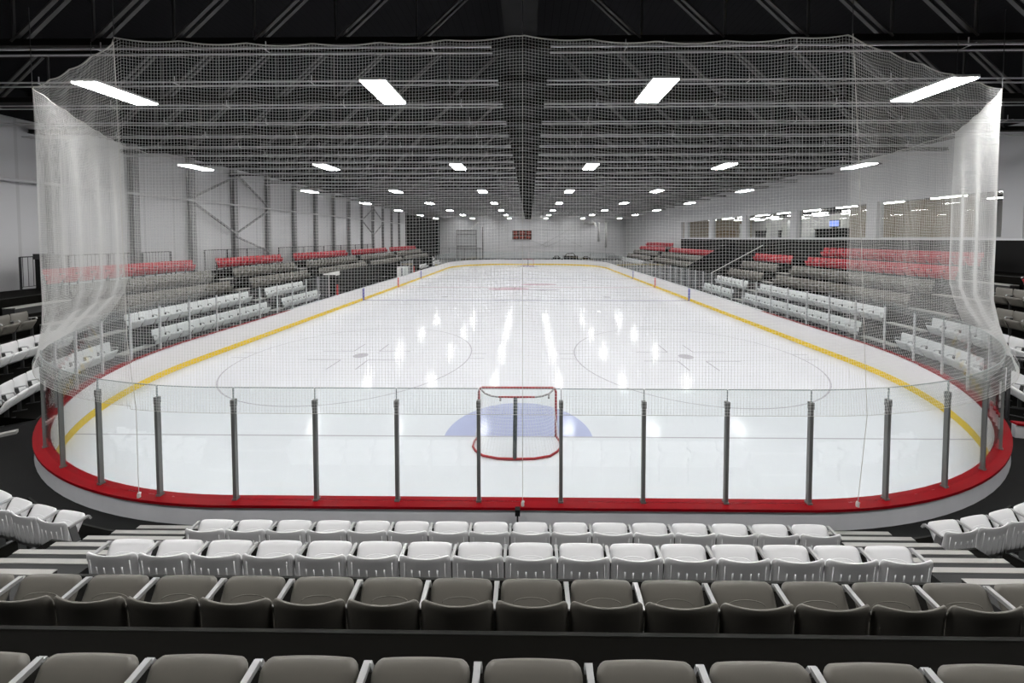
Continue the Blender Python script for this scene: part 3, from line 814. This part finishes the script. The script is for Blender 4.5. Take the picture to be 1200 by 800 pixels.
# walkway rail on the left wall side
def railing(pts, zb, h, label, nb=0, cat='railing'):
    t = empty('railing', (*pts[0], zb)); o = Vector((*pts[0], 0))
    b = MB(); P3 = [Vector((*p_, 0))-o for p_ in pts]
    b.tube([p_+Vector((0, 0, h)) for p_ in P3], .022, 6)
    b.tube([p_+Vector((0, 0, .12)) for p_ in P3], .012, 6); b.build('top_rail', M['rail'], t)
    for a, c in zip(P3, P3[1:]):
        n = max(1, round((c-a).length/1.5))
        for i in range(n+1):
            p_ = a.lerp(c, i/n); b = MB(); b.box(p_.x-.022, p_.x+.022, p_.y-.022, p_.y+.022, 0, h); b.build('post', M['rail'], t)
        if nb:
            b = MB(); m_ = int((c-a).length/nb)
            for i in range(m_):
                p_ = a.lerp(c, (i+.5)/m_); b.bar((p_.x, p_.y, .12), (p_.x, p_.y, h), .01)
            ob = b.build('baluster', M['rail'], t); ob['kind'] = 'stuff'
    tag(t, label, cat)
ZW = zplat(4)
XW = Xc-W-6.0
railing([(XW, 13.3), (XW, 19.0)], ZW, 1.25, 'black railing behind the nearest red seats on the left', .14)
railing([(XW, 21.0), (XW, 25.8)], ZW, 1.25, 'black railing behind the second block of red seats on the left', .14)
railing([(XW, 27.3), (XW, 44.0)], ZW, 1.25, 'long black railing behind the farther red seats on the left', .14)
t = empty('equipment_case', (-18.65, 13.75, ZW)); b = MB(); b.box(-.19, .19, -.2, .2, .0, 1.15); b.build('body', M['black'], t)
b = MB(); b.box(-.22, .22, -.23, .23, 1.15, 1.36); b.build('lid', M['rail'], t); tag(t, 'black bin with lid on the walkway at the left edge', 'bin')
# entrance tunnel walls on the right
t = empty('entrance_tunnel', (Xc+W+2.3, 31.2, FLOOR))
for e in (-2.75, 2.7):
    b = MB(); b.add([(x, y, z) for y in (e-.05, e+.05) for x, z in ((-.6, 0), (4.4, 0), (4.4, 3.9), (3.4, 3.6), (-.6, 1.3))], [(0,1,2,3,4), (9,8,7,6,5)]+[(i, i+5, (i+1) % 5+5, (i+1) % 5) for i in range(5)])
    b.build('side_wall', M['black'], t)
b = MB(); b.box(4.25, 4.4, -2.7, 2.7, 0, 3.2); b.build('rear_wall', M['black'], t)
b = MB(); b.tube([(-.6, -2.85, 1.5), (3.4, -2.85, 3.7)], .03, 6); b.build('handrail', M['clear'], t)
tag(t, 'black walled entrance tunnel cut into the right side stand', 'entrance')
b = MB(); b.add([(x, y, z) for y in (57.55, 57.65) for x, z in ((14.0, FLOOR), (19.4, FLOOR), (19.4, 4.0), (14.0, 1.2))], [(0,1,2,3), (7,6,5,4)]+[(i, i+4, (i+1) % 4+4, (i+1) % 4) for i in range(4)])
tag(b.build('stand_end_panel', M['black']), 'black sloping end panel of the far right stand', 'panel')
# open gate and rail at the near right corner
t = empty('rink_gate', (10.35, 7.7, FLOOR), radians(-14))
b = MB(); b.box(0, 1.6, -.04, .04, 0, .28); b.build('gate_panel', M['board'], t)
b = MB(); b.box(0, 1.6, -.07, .07, .28, .32); b.build('gate_cap', M['red'], t)
tag(t, 'white swung-open rink gate with red cap at the right edge', 'gate')
railing([(11.2, 8.45), (12.1, 7.6)], FLOOR, 1.5, 'black handrail beside the right corner walkway')
railing([(11.35, 9.0), (12.6, 8.3)], FLOOR, 1.3, 'black handrail at the foot of the right corner seats')
b = MB(); b.bar((-10.75, 7.35, .83), (-11.35, 6.8, .83), .12, .06)
tag(b.build('ramp_curb', M['step_edge']), 'pale kerb strip on the dark floor at the left edge', 'kerb')
# camera box on the near boards
t = empty('camera_box', (-.16, 5.02, FLOOR)); b = MB(); b.box(-.012, .012, -.012, .012, 0, .3); b.build('stand', M['rail'], t)
b = MB(); b.box(-.035, .035, -.03, .04, .3, .39); b.build('body', M['black'], t); tag(t, 'small black box on a stem behind the middle of the near boards', 'box')

# ------------------------------------------------------------ far wall things
FY = YE-.05
t = empty('scoreboard', (-1.45, FY-.1, 5.55)); b = MB(); b.box(-2.0, 2.0, -.08, .12, -.95, .95); b.build('case', M['score'], t)
for i, (x, z, w_, h_) in enumerate(((-1.4, .45, .8, .5), (0, .45, 1.1, .55), (1.4, .45, .8, .5), (-1.3, -.45, .9, .4), (0, -.5, .9, .3), (1.3, -.45, .9, .4))):
    b = MB()
    for q in range(2):
        xx = x-w_/4+q*w_/2; b.box(xx-w_*.18, xx+w_*.18, -.10, -.085, z-h_/2, z-h_/2+.07); b.box(xx-w_*.18, xx+w_*.18, -.10, -.085, z+h_/2-.07, z+h_/2); b.box(xx+w_*.12, xx+w_*.18, -.10, -.085, z-h_/2, z+h_/2)
    b.build('digit_window', M['led'], t)
tag(t, 'dark red scoreboard on the far white wall', 'scoreboard')
t = empty('service_door', (-13.1, FY, FLOOR)); b = MB()
for x in (-2.05, 2.05, 3.4): b.box(x-.1, x+.1, -.2, 0, 0, 6.0 if x < 3 else 6.6)
for z in (5.9, 5.0, 2.6): b.box(-2.05, 2.05, -.18, 0, z-.08, z+.08)
b.box(-2.05, 3.4, -.16, -.02, 2.05, 2.15); b.build('frame', M['steel'], t)
b = MB(); b.box(-1.95, 1.95, -.06, 0.02, 0, 5.9); b.build('door_leaf', M['wall_plain'], t)
b = MB(); b.bar((1.0, -.5, 6.3), (2.4, -.5, 7.5), .18); b.build('arm', M['clear'], t)
tag(t, 'tall grey framed service door on the far wall, left of the scoreboard', 'door')
b = MB()
for a, c in (((2.3, 3.2), (9.0, 7.0)), ((7.5, 4.8), (11.2, 3.1)), ((7.6, 4.9), (4.0, 3.2)), ((-5, 6.6), (12, 6.6)), ((-4.5, 3.1), (11.4, 3.1)), ((-4.5, 3.1), (-4.5, 9)), ((3.9, 3.1), (3.9, 8.5)), ((10.8, 3.1), (10.8, 8.5)), ((.5, 4.4), (3.9, 3.1))):
    b.bar((a[0], YE-.04, a[1]), (c[0], YE-.04, c[1]), .07)
tag(b.build('cross_brace', M['pipe']), 'thin steel bracing on the far wall right of the scoreboard', 'brace')
for x, r_, h0, h1, nm in ((16.1, .25, 3.0, 8.2, 'nearer the corner'), (14.6, .25, 4.2, 8.2, 'nearer the middle')):
    b = MB(); b.tube([(x, YE-r_-.02, h0), (x, YE-r_-.02, h1)], r_, 12)
    tag(b.build('vertical_duct', M['clear'], None, True), 'white vertical duct at the far wall, %s' % nm, 'duct')
t = empty('air_heater', (12.6, YE-.42, 8.0)); b = MB(); b.box(-1.2, 1.2, -.4, .4, -.35, .35); b.build('case', M['clear'], t)
b = MB()
for i in range(5): b.box(-1.0, 1.0, -.43, -.4, -.28+.12*i, -.22+.12*i)
b.build('grille', M['steel'], t); tag(t, 'white box heater high on the far wall', 'heater')
for x, w_, h_, nm in ((6.2, 1.6, .55, 'left'), (9.0, 3.0, 1.1, 'middle'), (12.2, 1.6, .5, 'right')):
    t = empty('equipment_pile', (x-.5, FY-2, FLOOR))
    b = MB(); b.box(-w_/2, w_/2, -.4, .4, .0, h_*.6); b.build('crate', M['black'], t)
    b = MB(); b.tube([(-w_/3, 0, h_*.6), (-w_/4, 0, h_), (w_/5, 0, h_*1.05), (w_/3, 0, h_*.6)], .09, 8); b.build('hose', M['dark_wall'], t)
    tag(t, 'dark crate and hose by the far wall, %s of the three' % nm, 'crate')
railing([(12.2, 72), (17.0, 72)], FLOOR, 1.2, 'far railing behind the right corner of the ice', .3)
railing([(-18.5, 70), (-9.5, 70)], FLOOR, 2.4, 'tall dark far railing behind the left corner of the ice', .3)
b = MB(); b.box(XL+.9, XL+.9+4.2, 74.9, 75.0, FLOOR, 8.2)
# ------------------------------------------------------------ lobby behind the right windows
LX = XR+9
wallbox('wall_lobby', M['lobby_wall'], LX, LX+.2, 1, 47, 4.6, 7.4)
wallbox('ceiling_lobby', M['dark_wall'], XR+.3, LX, 1, 47, 7.2, 7.4)
wallbox('floor_lobby', M['lobby_floor'], XR+.3, LX, 1, 47, 4.55, 4.65)
wallbox('wall_lobby_end', M['wood'], XR+.3, LX, 46.8, 47, 4.6, 7.4)
wallbox('wall_lobby_near', M['dark_wall'], XR+.3, LX, 1, 1.2, 4.6, 7.4)
b = MB(); b.box(XR+4.0, XR+4.15, 19.5, 27.0, 4.65, 7.19)
tag(b.build('slatted_screen', M['wood']), 'beige slatted wooden screen behind the right windows', 'screen')
li = 0
for y in range(4, 46, 3):
    for x in (XR+2.0, XR+5.0, XR+7.5):
        if x > XR+4 and 19 < y < 26: continue
        li += 1
        b = MB(); b.box(x-.08, x+.08, y-.75, y+.75, 6.98, 7.04); b.box(x-.01, x+.01, y-.01, y+.01, 7.04, 7.2)
        o = b.build('strip_light', M['lobby_lamp'])
        tag(o, 'linear strip light in the lobby, %s across from the windows, %s from the near end' % (ordw(1+[XR+2.0, XR+5.0, XR+7.5].index(x)), ordw((y-4)//3+1)), 'strip light', 'lobby strip lights')
def desk(y, l, nm, scr):
    t = empty('reception_desk', (XR+5.6, y, 4.65)); b = MB(); b.box(-.4, .4, -l/2, l/2, 0, 1.0); b.build('counter', M['black'], t)
    b = MB(); b.box(-.45, .45, -l/2-.05, l/2+.05, 1.0, 1.05); b.build('counter_top', M['rail'], t); tag(t, 'dark lobby counter behind the %s window' % nm, 'counter')
    if scr:
        t = empty('monitor', (XR+5.5, y+.6, 5.70)); b = MB(); b.box(-.03, .03, -.5, .5, .12, .68); b.build('case', M['rail'], t)
        b = MB(); b.box(-.045, -.03, -.46, .46, .16, .64); b.build('display', M['screen'], t)
        b = MB(); b.box(-.1, .1, -.15, .15, 0, .12); b.build('foot', M['rail'], t); tag(t, 'monitor with pale blue display on the lobby counter', 'monitor')
desk(29.5, 4.5, 'third', True); desk(12.5, 3.5, 'nearest', False); desk(38.5, 3.0, 'farther', False)
for x, y, nm in ((XR+5.2, 35.0, 'nearer'), (XR+5.0, 37.0, 'middle'), (XR+5.2, 42.0, 'farther')):
    t = empty('fridge', (x, y, 4.65)); b = MB(); b.box(-.35, .35, -.4, .4, 0, 1.9); b.build('cabinet', M['lobby_wall'], t)
    b = MB(); b.box(-.38, -.35, -.35, .35, .1, 1.8); d = b.build('door', M['clear'], t)
    b = MB(); b.box(-.42, -.38, .25, .29, .8, 1.3); b.build('handle', M['rail'], d)
    tag(t, 'white upright cooler in the lobby, the %s of three' % nm, 'cooler')
for y, w_, nm in ((27.2, 2.2, 'nearer'), (31.4, 2.6, 'farther')):
    b = MB(); b.add([(x, yy, z) for x in (XR+7.0, XR+7.1) for yy, z in ((y-w_/2, 5.4), (y+w_/2, 5.4), (y+w_/3, 6.9), (y-w_/3, 6.9))], [(0,1,2,3), (7,6,5,4)]+[(i, i+4, (i+1) % 4+4, (i+1) % 4) for i in range(4)])
    b.box(XR+7.04, XR+7.06, y-.3, y-.28, 6.9, 7.2); b.box(XR+7.04, XR+7.06, y+.28, y+.3, 6.9, 7.2)
    tag(b.build('hanging_banner', M['clear']), 'white tapered sail panel hung in the lobby, the %s' % nm, 'panel')
